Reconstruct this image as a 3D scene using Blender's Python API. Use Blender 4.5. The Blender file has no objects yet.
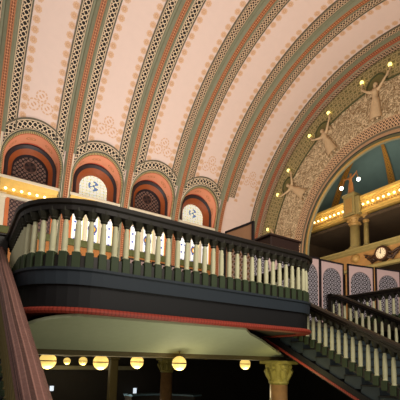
import bpy, bmesh, math, random
from mathutils import Vector, Matrix
random.seed(7)
PI = math.pi
sc = bpy.context.scene
# ---------------------------------------------------------------- camera
# coordinates: metres; z = 0 is the eye level, hall floor z = 1.4, lower floor z = -3.6
def cam_axes(y, p, r):
    cy, sy, cp, sp, cr, sr = math.cos(y), math.sin(y), math.cos(p), math.sin(p), math.cos(r), math.sin(r)
    f = Vector((sy*cp, cy*cp, sp)); ri = Vector((cy, -sy, 0)); u = ri.cross(f)
    return cr*ri+sr*u, -sr*ri+cr*u, f
A, B, Cc = cam_axes(-0.9621, 0.1204, 0.019)
cd = bpy.data.cameras.new('camera'); cam = bpy.data.objects.new('camera', cd)
sc.collection.objects.link(cam); sc.camera = cam
M4 = Matrix((A, B, -Cc)).transposed().to_4x4(); M4.translation = Vector((12.78, 0, 0)); cam.matrix_world = M4
cd.sensor_width = 36; cd.lens = 381.246/400*36
cd.shift_x = (200-228.45)/400; cd.shift_y = (317.17-200)/400
cd.clip_start = .05; cd.clip_end = 200
# ---------------------------------------------------------------- light
sc.view_settings.view_transform = 'Standard'; sc.view_settings.look = 'None'
sc.view_settings.gamma = 1; sc.view_settings.exposure = 0.0; sc.view_settings.use_curve_mapping = False
w = bpy.data.worlds.new('world'); sc.world = w; w.use_nodes = True
w.node_tree.nodes['Background'].inputs[0].default_value = (1, .92, .84, 1)
w.node_tree.nodes['Background'].inputs[1].default_value = .30
def area(name, loc, direction, sx, sy, power, col):
    l = bpy.data.lights.new(name, 'AREA'); l.shape = 'RECTANGLE'; l.size = sx; l.size_y = sy; l.energy = power; l.color = col
    o = bpy.data.objects.new(name, l); sc.collection.objects.link(o); o.location = loc
    o.rotation_euler = Vector(direction).to_track_quat('-Z', 'Y').to_euler(); return o
def point(name, loc, power, col, rad=.15):
    l = bpy.data.lights.new(name, 'POINT'); l.energy = power; l.color = col; l.shadow_soft_size = rad
    o = bpy.data.objects.new(name, l); sc.collection.objects.link(o); o.location = loc; return o
WARM = (1, .80, .60)
area('hall_uplight', (-2.0, 6, 4.3), (-.35, .05, 1), 9, 14, 1500, (1, .95, .90))
area('hall_uplight_far', (2.0, 14.5, 4.4), (-.3, .5, 1), 5, 5, 620, (1, .90, .76))
area('entrance_light', (15.5, 4.5, 7.5), (-1, .05, -.35), 4, 6, 1000, (1, .92, .80))
area('soffit_fill', (8.2, 3.6, -1.4), (-.35, 0, 1), 2, 4, 62, (1, .95, .74))  # fill added below the view to brighten the balcony soffit, not a fitting
area('handrail_fill', (13.6, -2.5, 4.0), (-.7, .5, -.8), 2, 2, 70, (1, .88, .82))  # unseen fill, added and aimed to brighten the mahogany handrail
for gx in (-4.8, -3.4, -1.2, .4, 2.0, 3.8): point('entablature_lamp', (gx, 20.1, 10.3), 6.5, (1, .80, .46), .08)
point('gallery_glow', (-.1, 24.6, 8.2), 14, (1, .7, .35), .3)
area('dome_light', (0, 21.5, 11.6), (0, .4, 1), 5, 1.2, 28, (.9, .95, .9))
# ---------------------------------------------------------------- node helper
class X:
    nt = None
    def __init__(s, v): s.v = v
    @staticmethod
    def _c(o): return o.v if isinstance(o, X) else o
    @staticmethod
    def op(name, *args, clamp=False):
        n = X.nt.nodes.new('ShaderNodeMath'); n.operation = name; n.use_clamp = clamp
        for i, a_ in enumerate(args):
            a_ = X._c(a_)
            if isinstance(a_, (int, float)): n.inputs[i].default_value = a_
            else: X.nt.links.new(a_, n.inputs[i])
        return X(n.outputs[0])
    def __add__(s, o): return X.op('ADD', s, o)
    __radd__ = __add__
    def __sub__(s, o): return X.op('SUBTRACT', s, o)
    def __rsub__(s, o): return X.op('SUBTRACT', o, s)
    def __mul__(s, o): return X.op('MULTIPLY', s, o)
    __rmul__ = __mul__
    def __truediv__(s, o): return X.op('DIVIDE', s, o)
    def lt(s, o): return X.op('LESS_THAN', s, o)
    def gt(s, o): return X.op('GREATER_THAN', s, o)
    def fract(s): return X.op('FRACT', s)
    def floor(s): return X.op('FLOOR', s)
    def abs(s): return X.op('ABSOLUTE', s)
    def sin(s): return X.op('SINE', s)
    def max(s, o): return X.op('MAXIMUM', s, o)
    def min(s, o): return X.op('MINIMUM', s, o)
    def rnd(s, p): return (s-.5*p).op2mod(p)
    def cen(s, p): # distance to the nearest multiple of p, signed
        q = (s*(1/p)+.5).fract(); return (q-.5)*p
def hyp(a, b): return X.op('SQRT', a*a+b*b)
def at2(a, b): return X.op('ARCTAN2', a, b)
def band(x, lo, hi): return x.gt(lo)*x.lt(hi)
def srgb(c):
    return tuple((v/255/12.92 if v/255 <= .04045 else ((v/255+.055)/1.055)**2.4) for v in c)
def mat(name, col, rough=.6, fn=None, metal=0, emit=None, es=0, var=.12, vs=6, bump=0, bs=30, spec=.3):
    """fn(u, v) -> list of (mask, srgb colour) laid over the base colour"""
    m = bpy.data.materials.new(name); m.use_nodes = True; nt = m.node_tree; X.nt = nt
    b = nt.nodes['Principled BSDF']; b.inputs['Roughness'].default_value = rough; b.inputs['Metallic'].default_value = metal
    b.inputs['Specular IOR Level'].default_value = spec
    def mix(f, a_, c_, mode='MIX'):
        n = nt.nodes.new('ShaderNodeMix'); n.data_type = 'RGBA'; n.blend_type = mode; n.clamp_factor = True
        for s_, v_ in ((n.inputs[0], f), (n.inputs[6], a_), (n.inputs[7], c_)):
            v_ = X._c(v_)
            if isinstance(v_, (int, float)): s_.default_value = v_
            elif isinstance(v_, tuple): s_.default_value = (*v_, 1)
            else: nt.links.new(v_, s_)
        return n.outputs[2]
    tc = nt.nodes.new('ShaderNodeTexCoord')
    cur = srgb(col)
    if fn:
        uv = nt.nodes.new('ShaderNodeUVMap'); uv.uv_map = 'UVMap'
        sp = nt.nodes.new('ShaderNodeSeparateXYZ'); nt.links.new(uv.outputs[0], sp.inputs[0])
        X.uvout = uv.outputs[0]
        for f, c_ in fn(X(sp.outputs[0]), X(sp.outputs[1])): cur = mix(f, cur, srgb(c_))
    if var:
        nz = nt.nodes.new('ShaderNodeTexNoise'); nz.inputs['Scale'].default_value = vs; nz.inputs['Detail'].default_value = 5
        nt.links.new(tc.outputs['Object'], nz.inputs['Vector'])
        g = X(nz.outputs[0])*(2*var)+(1-var)
        cb = nt.nodes.new('ShaderNodeCombineXYZ')
        for i in range(3): nt.links.new(g.v, cb.inputs[i])
        cur = mix(1.0, cur, cb.outputs[0], 'MULTIPLY')
    if isinstance(cur, tuple): b.inputs['Base Color'].default_value = (*cur, 1)
    else: nt.links.new(cur, b.inputs['Base Color'])
    if emit:
        if emit == 'base': nt.links.new(cur, b.inputs['Emission Color'])
        else: b.inputs['Emission Color'].default_value = (*srgb(emit), 1)
        b.inputs['Emission Strength'].default_value = es
    if bump:
        nz = nt.nodes.new('ShaderNodeTexNoise'); nz.inputs['Scale'].default_value = bs; nz.inputs['Detail'].default_value = 3
        nt.links.new(tc.outputs['Object'], nz.inputs['Vector'])
        bp = nt.nodes.new('ShaderNodeBump'); bp.inputs['Strength'].default_value = bump; bp.inputs['Distance'].default_value = .03
        nt.links.new(nz.outputs[0], bp.inputs['Height']); nt.links.new(bp.outputs[0], b.inputs['Normal'])
    return m
# ---------------------------------------------------------------- patterns
S = 3.715; Y0 = .63            # rib spacing and first rib centre
R = 11.4; ZC = 7.68            # vault radius and centre height
def f_vault(u, v):             # u = y along the hall, v = arc length up the vault
    dy = (u-Y0).cen(S)                      # distance from rib
    out = []
    ad = dy.abs()
    x = ad-1.07; y = v.cen(.46)
    ang = at2(x, y); rr = hyp(x, y)
    ros = rr.lt((ang*8).sin()*.012+.17)
    inner = band(rr, .05, .085)
    out.append((ros*v.gt(5.0), (220, 178, 144)))
    out.append((inner*v.gt(5.0), (206, 158, 122)))
    dc = (u-Y0-S/2).cen(S)
    for cx_, cy_, r_ in ((-.34, 6.7, .32), (.34, 6.7, .32), (0, 7.22, .3)):
        q = hyp(dc-cx_, v-cy_); a_ = at2(dc-cx_, v-cy_)
        out.append((band(q, r_-.08, r_)*(a_*9).sin().gt(-.7), (218, 174, 140)))
        out.append((band(q, .05, .13)*(a_*2).sin().gt(-.5), (214, 166, 130)))
    return out
def lattice(w, p, hole=(38, 28, 20), cream=(226, 196, 150), st=.17, wob=.10):
    def fn(u, v):
        U = u*(1/p); V = v*(1/p)
        d1 = (U+V+(U*2*PI).sin()*wob).cen(1).abs(); d2 = (U-V+(V*2*PI).sin()*wob).cen(1).abs()
        on = d1.lt(st).max(d2.lt(st))
        edge = v.lt(.035).max(v.gt(w-.035))
        return [(on.max(edge), cream), (band(v, .035, .05).max(band(v, w-.05, w-.035)), (90, 64, 40))]
    return fn
def f_orange(u, v):
    a_ = (u*(2*PI/.28)).sin()*.055
    d = (v-.13-a_).abs(); e = (v-.13+a_).abs()
    return [(d.lt(.022).max(e.lt(.022)), (104, 54, 34)), (hyp(u.cen(.14), v-.13).lt(.03), (216, 150, 108))]
def f_rosfield(u, v):
    x = (u).cen(.6); x2 = (u+.3).cen(.6); y = v.cen(.6); y2 = (v+.3).cen(.6)
    q = hyp(x, y); q2 = hyp(x2, y2)
    return [(q.lt(.22).max(q2.lt(.22)), (166, 148, 104)), (band(q, .08, .13).max(band(q2, .08, .13)), (112, 100, 62))]
def f_moor(u, v):               # dark perforated screen with curls
    p = .27; U = u*(1/p); V = v*(1/p)
    q = hyp(U.cen(1), V.cen(1)); q2 = hyp((U+.5).cen(1), (V+.5).cen(1))
    return [(q.lt(.3).max(q2.lt(.22)), (132, 104, 92)), (band(q, .1, .18), (60, 40, 32))]
def f_glass(u, v):              # pale stained glass with small yellow and blue quarries, wreath in the centre
    k = (u*37.1).floor()*12.9898+(v*29).floor()*78.233
    h = (k.sin()*43758.5).fract()
    q = hyp(u, v-.2)
    a_ = at2(u, v-.2)
    return [(h.gt(.83), (240, 226, 140)), (h.lt(.08), (150, 190, 200)),
            (u.cen(.22).abs().lt(.007).max(v.cen(.2).abs().lt(.007)), (120, 110, 90)),
            (q.lt(.34)*(a_*3).sin().gt(-.3), (90, 120, 165)), (q.lt(.22)*(a_*4+1).sin().gt(.1), (232, 230, 190)), (q.lt(.07), (40, 90, 140))]
def f_lowglass(u, v):
    q = hyp(u, v-.85)
    return [(band(q, .2, .29), (40, 50, 130)), (q.lt(.2), (228, 170, 40)), (q.lt(.11), (250, 240, 220)),
            (v.cen(.55).abs().lt(.06)*u.abs().lt(.2)*q.gt(.3)*u.abs().gt(.08), (60, 80, 160)), (u.abs().gt(.31), (235, 220, 150))]
def f_screen(u, v):             # u centred on the panel, v up from the floor
    arch = u.abs().lt(.43)*v.lt(1.72)+hyp(u, v-1.72).lt(.43)
    p = .16; q = hyp(u.cen(p), v.cen(p)); q2 = hyp((u+p/2).cen(p), (v+p/2).cen(p))
    hole = (band(q, .028, .06)).max(q2.lt(.04))
    rim = band(hyp(u, v-1.72), .40, .43)*v.gt(1.72)
    return [(arch.min(1), (184, 176, 184)), ((arch*hole).min(1), (52, 44, 46)), (rim, (150, 130, 130))]
def f_screentan(u, v):
    arch = u.abs().lt(.44)*v.lt(1.55)+hyp(u, v-1.55).lt(.44)
    p = .15; q = hyp(u.cen(p), v.cen(p)); q2 = hyp((u+p/2).cen(p), (v+p/2).cen(p))
    return [((arch*(q.lt(.04).max(q2.lt(.03)))).min(1), (110, 70, 44)), ((arch*band(q, .045, .06)).min(1), (226, 214, 210))]
def f_wood(u, v):
    return [((v*60+(u*.8).sin()*.2).sin().gt(.6), (70, 46, 42)), ((v*150+(u*3).sin()*.4).sin().gt(.8), (142, 104, 94))]
def f_sofl(u, v):               # salmon reveal with a gold medallion
    dx = v; q = hyp(u.cen(1.0)*.55, v-.5)
    return [(band(q, .1, .14).max(q.lt(.05)), (206, 130, 82)), (v.lt(.07).max(v.gt(.93)), (206, 96, 70))]
M = {}
M['vault'] = mat('pink_painted_plaster', (230, 203, 189), .8, f_vault, var=.03, vs=3)
M['lattice'] = mat('lattice_stencil', (32, 23, 18), .7, lattice(.42, .24, cream=(226, 198, 164), st=.12, wob=.09), var=.06)
M['lattice_fine'] = mat('fine_lattice_stencil', (48, 34, 24), .7, lattice(.42, .18, st=.15, cream=(212, 180, 146)), var=.06)
M['lattice_inner'] = mat('inner_arch_lattice', (70, 48, 36), .7, lattice(.72, .2, cream=(212, 172, 132)), var=.08)
M['arch_lattice'] = mat('window_arch_lattice', (32, 24, 18), .7, lattice(.44, .25, cream=(228, 202, 168), st=.12, wob=.09), var=.06)
M['sage'] = mat('sage_moulding', (128, 126, 100), .6, var=.12, vs=4)
M['sage_dark'] = mat('dark_sage_edge', (104, 94, 74), .6)
M['orange'] = mat('terracotta_relief', (176, 112, 72), .6, f_orange, var=.12, vs=8, bump=.4, bs=14)
M['orange_plain'] = mat('terracotta_paint', (206, 116, 66), .6, var=.15, vs=3)
M['ochre_wall'] = mat('ochre_plaster', (168, 106, 52), .7, var=.3, vs=7)
M['salmon'] = mat('salmon_reveal', (236, 156, 118), .7, f_sofl, var=.06)
M['cream_stone'] = mat('cream_moulding', (226, 212, 184), .55, var=.08)
M['gold_rope'] = mat('gilt_rope_moulding', (186, 160, 108), .5, lambda u, v: [(u.cen(.09).abs().lt(.018), (84, 66, 40))], var=.15, vs=16)
M['black_arch'] = mat('dark_bronze_arch', (46, 38, 40), .35, var=.2)
M['rust'] = mat('rust_brown_arch', (150, 76, 36), .5, var=.15)
def f_moorc(u, v):
    q = hyp(u, v-.3); a_ = at2(u, v-.3)
    return f_moor(u, v)+[(q.lt(.36), (60, 40, 34)), (band(q, .1, .3)*(a_*4).sin().gt(.1), (24, 16, 16)), (band(q, .33, .36), (130, 96, 78))]
M['moor'] = mat('dark_pierced_screen', (34, 22, 20), .6, f_moorc, var=.15)
M['glass'] = mat('pale_stained_glass', (232, 236, 222), .3, f_glass, emit='base', es=.45, var=.03)
M['lowglass'] = mat('white_leaded_glass', (238, 240, 240), .3, f_lowglass, emit='base', es=.45, var=.03)
M['lowdark'] = mat('purple_brown_pierced_window', (54, 38, 40), .5, f_moor, var=.15)
M['pink_gilt'] = mat('pinkish_gilding', (186, 148, 112), .5, var=.2, vs=8)
M['dark_sage'] = mat('dark_sage_moulding', (104, 102, 70), .6)
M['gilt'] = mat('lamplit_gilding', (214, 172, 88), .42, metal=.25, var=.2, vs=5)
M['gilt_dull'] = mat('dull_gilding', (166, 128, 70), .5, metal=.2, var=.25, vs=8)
M['bulb'] = mat('bulb_glass', (255, 240, 190), .3, emit=(255, 232, 165), es=3.2, var=0)
M['torch_bulb'] = mat('torch_bulb_glass', (255, 245, 150), .3, emit=(255, 240, 130), es=2.2, var=0)
M['white_bulb'] = mat('white_bulb_glass', (255, 255, 240), .3, emit=(255, 252, 232), es=8, var=0)
M['globe'] = mat('milk_glass_globe', (250, 220, 140), .35, emit=(246, 208, 112), es=.95, var=.05, vs=9)
M['brass'] = mat('brass_band', (120, 92, 48), .4, metal=.6)
M['green_gold'] = mat('sage_gold_field', (104, 96, 58), .65, f_rosfield, var=.12)
M['relief_fig'] = mat('flesh_gilt_plaster', (204, 174, 134), .6, var=.12, vs=9)
M['niche_olive'] = mat('olive_niche', (112, 104, 62), .7, var=.2)
M['orange_dark'] = mat('brick_relief_band', (156, 86, 58), .6, f_orange, var=.15)
M['dark_green'] = mat('dark_green_line', (74, 76, 44), .6)
M['dome'] = mat('teal_dome_paint', (92, 110, 102), .7, var=.18, vs=1.5)
M['dome_rib'] = mat('bronze_gilt_rib', (128, 86, 34), .5, lattice(.5, .25, hole=(90, 60, 25), cream=(176, 120, 40)), var=.2)
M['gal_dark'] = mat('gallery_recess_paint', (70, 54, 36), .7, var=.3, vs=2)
M['gal_col'] = mat('olive_gilt_column', (142, 124, 74), .45, var=.2, vs=5)
M['frieze'] = mat('amber_frieze', (160, 116, 64), .6, var=.3, vs=4, bump=.6, bs=9)
M['baluster'] = mat('cream_painted_baluster', (196, 192, 156), .5, var=.08)
M['block'] = mat('moss_green_block', (50, 62, 38), .6, var=.15)
M['cap_block'] = mat('dark_olive_cap', (40, 38, 26), .5, var=.2)
M['rail'] = mat('black_brown_handrail', (31, 25, 20), .42, var=.2, vs=8)
M['rail_edge'] = mat('handrail_edge_highlight', (128, 86, 58), .45, var=.25, vs=8)  # edge highlight of the handrail as a lighter brown colour, assigned to no part
M['walnut'] = mat('weathered_mahogany', (112, 78, 71), .5, f_wood, var=.25, vs=5, bump=.3, bs=20)
M['navy'] = mat('navy_painted_band', (34, 42, 50), .6, var=.1)
M['black'] = mat('black_painted_fascia', (11, 10, 12), .6, var=.2)
M['red'] = mat('brick_red_beading', (146, 56, 42), .5, lambda u, v: [(u.cen(.06).abs().lt(.01), (120, 40, 28))], var=.12)
M['soffit'] = mat('sage_green_soffit', (160, 166, 136), .75, var=.08, vs=8)
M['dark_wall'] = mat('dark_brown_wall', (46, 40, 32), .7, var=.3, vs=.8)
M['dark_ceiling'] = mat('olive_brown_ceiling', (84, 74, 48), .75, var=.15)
M['floor'] = mat('dark_marble_floor', (70, 64, 58), .35, var=.2)
M['step'] = mat('slate_blue_step', (52, 62, 66), .6, var=.15)
M['step_top'] = mat('dark_tread', (30, 30, 28), .6)
M['capital'] = mat('olive_gilt_capital', (146, 136, 70), .6, var=.25, vs=14, bump=1, bs=16)
M['marble'] = mat('veined_brown_marble', (128, 96, 62), .35, var=.45, vs=5)
M['post'] = mat('olive_painted_post', (112, 98, 58), .5, var=.12)
M['screen'] = mat('mauve_pink_screen', (226, 192, 188), .7, f_screen, var=.04)
M['screen_tan'] = mat('tan_screen', (206, 152, 112), .7, f_screentan, var=.05)
M['screen_frame'] = mat('dark_screen_frame', (36, 26, 28), .4)
M['kiosk'] = mat('dark_mahogany', (56, 36, 30), .4, var=.2, vs=9)
M['white_sign'] = mat('lit_sign_face', (225, 235, 245), .4, emit=(225, 238, 250), es=.9, var=0)
M['counter_blue'] = mat('blue_grey_counter_top', (96, 122, 134), .4)
M['clockface'] = mat('cream_clock_dial', (226, 206, 170), .5, lambda u, v: [((at2(u, v)*(6/PI)).cen(1).abs().lt(.12)*band(hyp(u, v), .22, .30), (50, 36, 26)), (band(hyp(u, v), .32, .36), (110, 70, 40))], var=.04)
M['clock_dark'] = mat('dark_bronze', (58, 38, 26), .4, metal=.3)
M['pale_ledge'] = mat('pale_olive_ledge', (138, 130, 98), .6)
M['green_ledge'] = mat('olive_green_ledge', (86, 88, 46), .6, var=.12)
M['statue'] = mat('amber_statue', (176, 112, 56), .5, var=.15)
def f_scroll_mat():
    m = mat('gilded_scroll_relief', (172, 138, 98), .6, var=.1, vs=4)
    nt = m.node_tree; b = nt.nodes['Principled BSDF']; X.nt = nt
    tc = nt.nodes.new('ShaderNodeTexCoord')
    nz = nt.nodes.new('ShaderNodeTexNoise'); nz.inputs['Scale'].default_value = 1.7; nz.inputs['Detail'].default_value = 3; nz.inputs['Distortion'].default_value = 2.6
    nt.links.new(tc.outputs['Object'], nz.inputs['Vector'])
    h = (X(nz.outputs[0])*30).sin()*.5+.5
    vo = nt.nodes.new('ShaderNodeTexVoronoi'); vo.inputs['Scale'].default_value = 7; nt.links.new(tc.outputs['Object'], vo.inputs['Vector'])
    h2 = h*.7+(1-X(vo.outputs[0]))*.3
    cr = nt.nodes.new('ShaderNodeValToRGB'); e = cr.color_ramp.elements
    e[0].color = (*srgb((132, 104, 68)), 1); e[0].position = .12; e[1].color = (*srgb((222, 196, 156)), 1); e[1].position = .75
    nt.links.new(h2.v, cr.inputs[0]); nt.links.new(cr.outputs[0], b.inputs['Base Color'])
    bp = nt.nodes.new('ShaderNodeBump'); bp.inputs['Strength'].default_value = .8; bp.inputs['Distance'].default_value = .06
    nt.links.new(h2.v, bp.inputs['Height']); nt.links.new(bp.outputs[0], b.inputs['Normal'])
    return m
M['scroll'] = f_scroll_mat()
# ---------------------------------------------------------------- mesh helpers
class MB:
    def __init__(s): s.v = []; s.f = []; s.uv = []
    def add(s, vs, fs, uvs=None):
        n = len(s.v); s.v += [tuple(p) for p in vs]
        s.uv += uvs if uvs else [(0, 0)]*len(vs)
        s.f += [tuple(i+n for i in f) for f in fs]; return s
    def grid(s, rows, uvs=None, closed=False):
        nr, nc = len(rows), len(rows[0]); vs = [p for r in rows for p in r]; u = [q for r in uvs for q in r] if uvs else None
        fs = [(i*nc+j, i*nc+(j+1) % nc, (i+1)*nc+(j+1) % nc, (i+1)*nc+j) for i in range(nr-1) for j in range(nc if closed else nc-1)]
        return s.add(vs, fs, u)
    def box(s, a, b, bev=0):
        (x0, y0, z0), (x1, y1, z1) = a, b
        if not bev:
            vs = [(x, y, z) for z in (z0, z1) for x, y in ((x0, y0), (x1, y0), (x1, y1), (x0, y1))]
            return s.add(vs, [(3, 2, 1, 0), (4, 5, 6, 7), (0, 1, 5, 4), (1, 2, 6, 5), (2, 3, 7, 6), (3, 0, 4, 7)])
        e = bev; rings = []
        for z, k in ((z0, e), (z0+e, 0), (z1-e, 0), (z1, e)):
            rings.append([(x0+k, y0+e, z), (x0+e, y0+k, z), (x1-e, y0+k, z), (x1-k, y0+e, z), (x1-k, y1-e, z), (x1-e, y1-k, z), (x0+e, y1-k, z), (x0+k, y1-e, z)])
        n = len(s.v); s.grid(rings, closed=True); m_ = 8
        s.f.append(tuple(n+i for i in reversed(range(m_)))); s.f.append(tuple(n+3*m_+i for i in range(m_))); return s
    def lathe(s, c, prof, n=16, cap=True):
        rows = [[(c[0]+r*math.cos(2*PI*k/n), c[1]+r*math.sin(2*PI*k/n), c[2]+z) for k in range(n)] for r, z in prof]
        k0 = len(s.v); s.grid(rows, closed=True)
        if cap:
            s.f.append(tuple(k0+i for i in reversed(range(n)))); s.f.append(tuple(k0+(len(prof)-1)*n+i for i in range(n)))
        return s
    def sphere(s, c, r, n=12, sz=1):
        return s.lathe(c, [(r*math.sin(PI*(k+.02)/(n*1.0+.04)), -sz*r*math.cos(PI*(k+.02)/(n+.04))) for k in range(n+1)], n+4)
    def sweep(s, path, prof, up=(0, 0, 1), closed=False, cap=True, vscale=1):
        """profile points (side, up) swept along a path; uv = (arc length, profile length)"""
        up = Vector(up); P = [Vector(p) for p in path]; rows = []; uvs = []; L = 0
        pl = [0]
        for i in range(1, len(prof)): pl.append(pl[-1]+math.dist(prof[i], prof[i-1]))
        for i, p in enumerate(P):
            a_ = P[i-1] if i else p; b_ = P[i+1] if i < len(P)-1 else p
            if closed: a_ = P[i-1]; b_ = P[(i+1) % len(P)]
            t = (b_-a_).normalized(); sd = t.cross(up).normalized(); u2 = up if abs(t.dot(up)) < .02 else up
            k = 1
            if 0 < i < len(P)-1:
                t1 = (p-a_).normalized(); c_ = max(.5, t1.dot(t)); k = 1/c_
            if i: L += (p-P[i-1]).length
            rows.append([p+sd*(q[0]*k)+u2*q[1] for q in prof]); uvs.append([(L, q) for q in pl])
        n = len(s.v); s.grid(rows, uvs, closed=True)
        if cap:
            m_ = len(prof); s.f.append(tuple(n+i for i in reversed(range(m_)))); s.f.append(tuple(n+(len(P)-1)*m_+i for i in range(m_)))
        return s
    def tube(s, path, r, n=8):
        P = [Vector(p) for p in path]; rows = []
        for i, p in enumerate(P):
            t = (P[min(i+1, len(P)-1)]-P[max(i-1, 0)]).normalized()
            a_ = t.cross(Vector((0, 0, 1)))
            if a_.length < .01: a_ = t.cross(Vector((1, 0, 0)))
            a_.normalize(); b_ = t.cross(a_); rr = r[i] if isinstance(r, (list, tuple)) else r
            rows.append([p+a_*(rr*math.cos(2*PI*k/n))+b_*(rr*math.sin(2*PI*k/n)) for k in range(n)])
        k0 = len(s.v); s.grid(rows, closed=True)
        s.f.append(tuple(k0+i for i in range(n))); s.f.append(tuple(k0+(len(P)-1)*n+i for i in reversed(range(n)))); return s
def obj(name, mb, m, parent=None, smooth=False, label=None, at=None):
    me = bpy.data.meshes.new(name)
    org = Vector((0, 0, 0))
    if parent is not None:
        q = parent
        while q is not None: org += q.location; q = q.parent
    loc = Vector((0, 0, 0))
    if parent is None:
        if at is None:
            xs = [v[0] for v in mb.v]; ys = [v[1] for v in mb.v]; zs = [v[2] for v in mb.v]
            loc = Vector(((min(xs)+max(xs))/2, (min(ys)+max(ys))/2, min(zs)))
        else: loc = Vector(at)
        org = loc
    me.from_pydata([(v[0]-org.x, v[1]-org.y, v[2]-org.z) for v in mb.v], [], mb.f)
    ul = me.uv_layers.new(name='UVMap')
    for l in me.loops: ul.data[l.index].uv = mb.uv[l.vertex_index]
    me.materials.append(M[m] if isinstance(m, str) else m)
    if smooth:
        for p in me.polygons: p.use_smooth = True
    me.validate(); me.update()
    o = bpy.data.objects.new(name, me); sc.collection.objects.link(o)
    if parent is not None: o.parent = parent
    else: o.location = loc
    if label: o['label'] = label
    return o
def thing(name, loc, label=None, cat=None, group=None, kind=None):
    o = bpy.data.objects.new(name, None); sc.collection.objects.link(o); o.location = loc; o.empty_display_size = .2
    return tag(o, label, cat, group, kind)
def tag(o, label=None, cat=None, group=None, kind=None):
    if label: o['label'] = label
    if cat: o['category'] = cat
    if group: o['group'] = group
    if kind: o['kind'] = kind
    return o
def copy_tree(o, parent=None):
    c = o.copy(); sc.collection.objects.link(c)
    if parent is not None: c.parent = parent
    for ch in [k for k in ALLCH.get(o, [])]: copy_tree(ch, c)
    return c
def dup(root, loc, label, rz=None):
    kids = {}
    for q in list(sc.objects):
        if q.parent: kids.setdefault(q.parent.name, []).append(q)
    def rec(o, par):
        c = o.copy(); sc.collection.objects.link(c); c.parent = par
        for k in kids.get(o.name, []): rec(k, c)
        return c
    c = rec(root, None); c.location = loc; c['label'] = label
    if rz is not None: c.rotation_euler.z = rz
    return c
# ---------------------------------------------------------------- vault, ribs, walls
def vp(t, y, r):                 # point on the vault path; t < 0 runs down the wall, t >= 0 arc length measured at R
    if t < 0: return (-r, y, ZC+t)
    a_ = t/R
    return (-r*math.cos(a_), y, ZC+r*math.sin(a_))
TEND = R*math.radians(148)
def arc(t0, t1, step=.4):
    n = max(2, int((t1-t0)/step)); return [t0+(t1-t0)*i/n for i in range(n+1)]
WC = [Y0-S/2+k*S for k in range(0, 5)]        # window centres; the last ones counted below
AR = 1.62; AZ = 11.23                          # lunette arch
vault = MB()
def zarch(dy): return AZ+math.sqrt(max(0, AR*AR-dy*dy))
for k in range(-1, 5):
    ya, yb = Y0+k*S, Y0+(k+1)*S
    if k == 4: yb = 19.38
    yc = Y0+k*S+S/2
    hole = k < 4
    offs = sorted(set([ya-yc, yb-yc, -AR-.001, AR+.001]+[AR*math.sin(q*PI/32) for q in range(-16, 17)])) if hole else [ya-yc, 0, yb-yc]
    rows = []; uvs = []
    for d in offs:
        t0 = R*math.asin((zarch(d)-ZC)/R) if (hole and abs(d) <= AR) else -ZC+1.4
        if hole and abs(d) > AR:
            ts = [t0, 0]+[R*math.asin((AZ-ZC)/R)*q/4 for q in range(1, 5)]
        elif not hole: ts = [t0, 0, .5, 1, 2, 3.6]
        else: ts = [t0]*6
        last = ts[-1]
        ts = ts+[last+(TEND-last)*(q/40) for q in range(1, 41)]
        rows.append([vp(t, yc+d, R) for t in ts]); uvs.append([(yc+d, t) for t in ts])
    # keep columns left/right of the opening and across it as separate strips
    idx = [i for i, d in enumerate(offs)]
    def strip(sel): vault.grid([rows[i] for i in sel], [uvs[i] for i in sel])
    if hole:
        L_ = [i for i in idx if offs[i] <= -AR-.0005]; R_ = [i for i in idx if offs[i] >= AR+.0005]; C_ = [i for i in idx if abs(offs[i]) <= AR+1e-6]
        strip(L_); strip(R_); strip(C_)
    else: strip(idx)
v = obj('ceiling', vault, 'vault', at=(0, 0, 0)); tag(v, kind='structure')
n_trim = [0]
def trim_root(y, lab=None):
    n_trim[0] += 1
    return tag(thing('trim_%d' % n_trim[0], (-R, y, 1.4)), kind='structure')
def band_mb(prof, t0=-ZC+1.4+.2, t1=TEND, step=.35):
    """prof: list of (y, r) across; uv v = width across, u = arc length"""
    mb = MB(); rows = []; uvs = []
    pl = [0]
    for i in range(1, len(prof)): pl.append(pl[-1]+math.dist(prof[i], prof[i-1]))
    ts = ([t0] if t0 < 0 else [])+arc(max(0, t0), t1, step)
    for t in ts:
        rows.append([vp(t, y, r) for y, r in prof]); uvs.append([(t, q) for q in pl])
    return mb.grid(rows, uvs)
def rib(y, fine=False, whole=False):
    t = trim_root(y)
    la = 'lattice' if not fine else 'lattice_fine'
    tl = 0.3 if whole else R*math.asin((12.7-ZC)/R); tm = 0.3 if whole else R*math.asin((12.35-ZC)/R)
    for s_ in (-1, 1):
        a_, b_ = (y-.86, y-.44) if s_ < 0 else (y+.34, y+.76)
        full = whole and s_ > 0
        obj('lattice_band', band_mb([(a_, R-.04), (b_, R-.04)], tl if not full else -6), la, t)
        e0 = a_-.07 if s_ < 0 else b_
        obj('edge_moulding', band_mb([(e0, R), (e0, R-.07), (e0+.07, R-.07), (e0+.07, R-.03)], tl if not full else -6), 'sage_dark', t)
    obj('moulding', band_mb([(y-.44, R-.03), (y-.42, R-.1), (y-.32, R-.1), (y-.28, R-.16), (y-.15, R-.22), (y-.13, R-.24)], tm), 'sage', t)
    obj('moulding', band_mb([(y+.13, R-.24), (y+.16, R-.22), (y+.22, R-.14), (y+.30, R-.14), (y+.34, R-.03)], tm), 'sage', t)
    obj('pier_moulding', band_mb([(y-.24, R+.02), (y-.22, R-.14), (y-.13, R-.2)], t1=tm), 'sage', t)
    obj('pier_moulding', band_mb([(y+.13, R-.2), (y+.19, R-.14), (y+.21, R+.02)], t1=tm), 'cream_stone', t)
    obj('relief_band', band_mb([(y-.13, R-.23), (y+.13, R-.23)]), 'orange', t)
for k in range(-1, 5): rib(Y0+k*S+.03, fine=k > 2)
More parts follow.
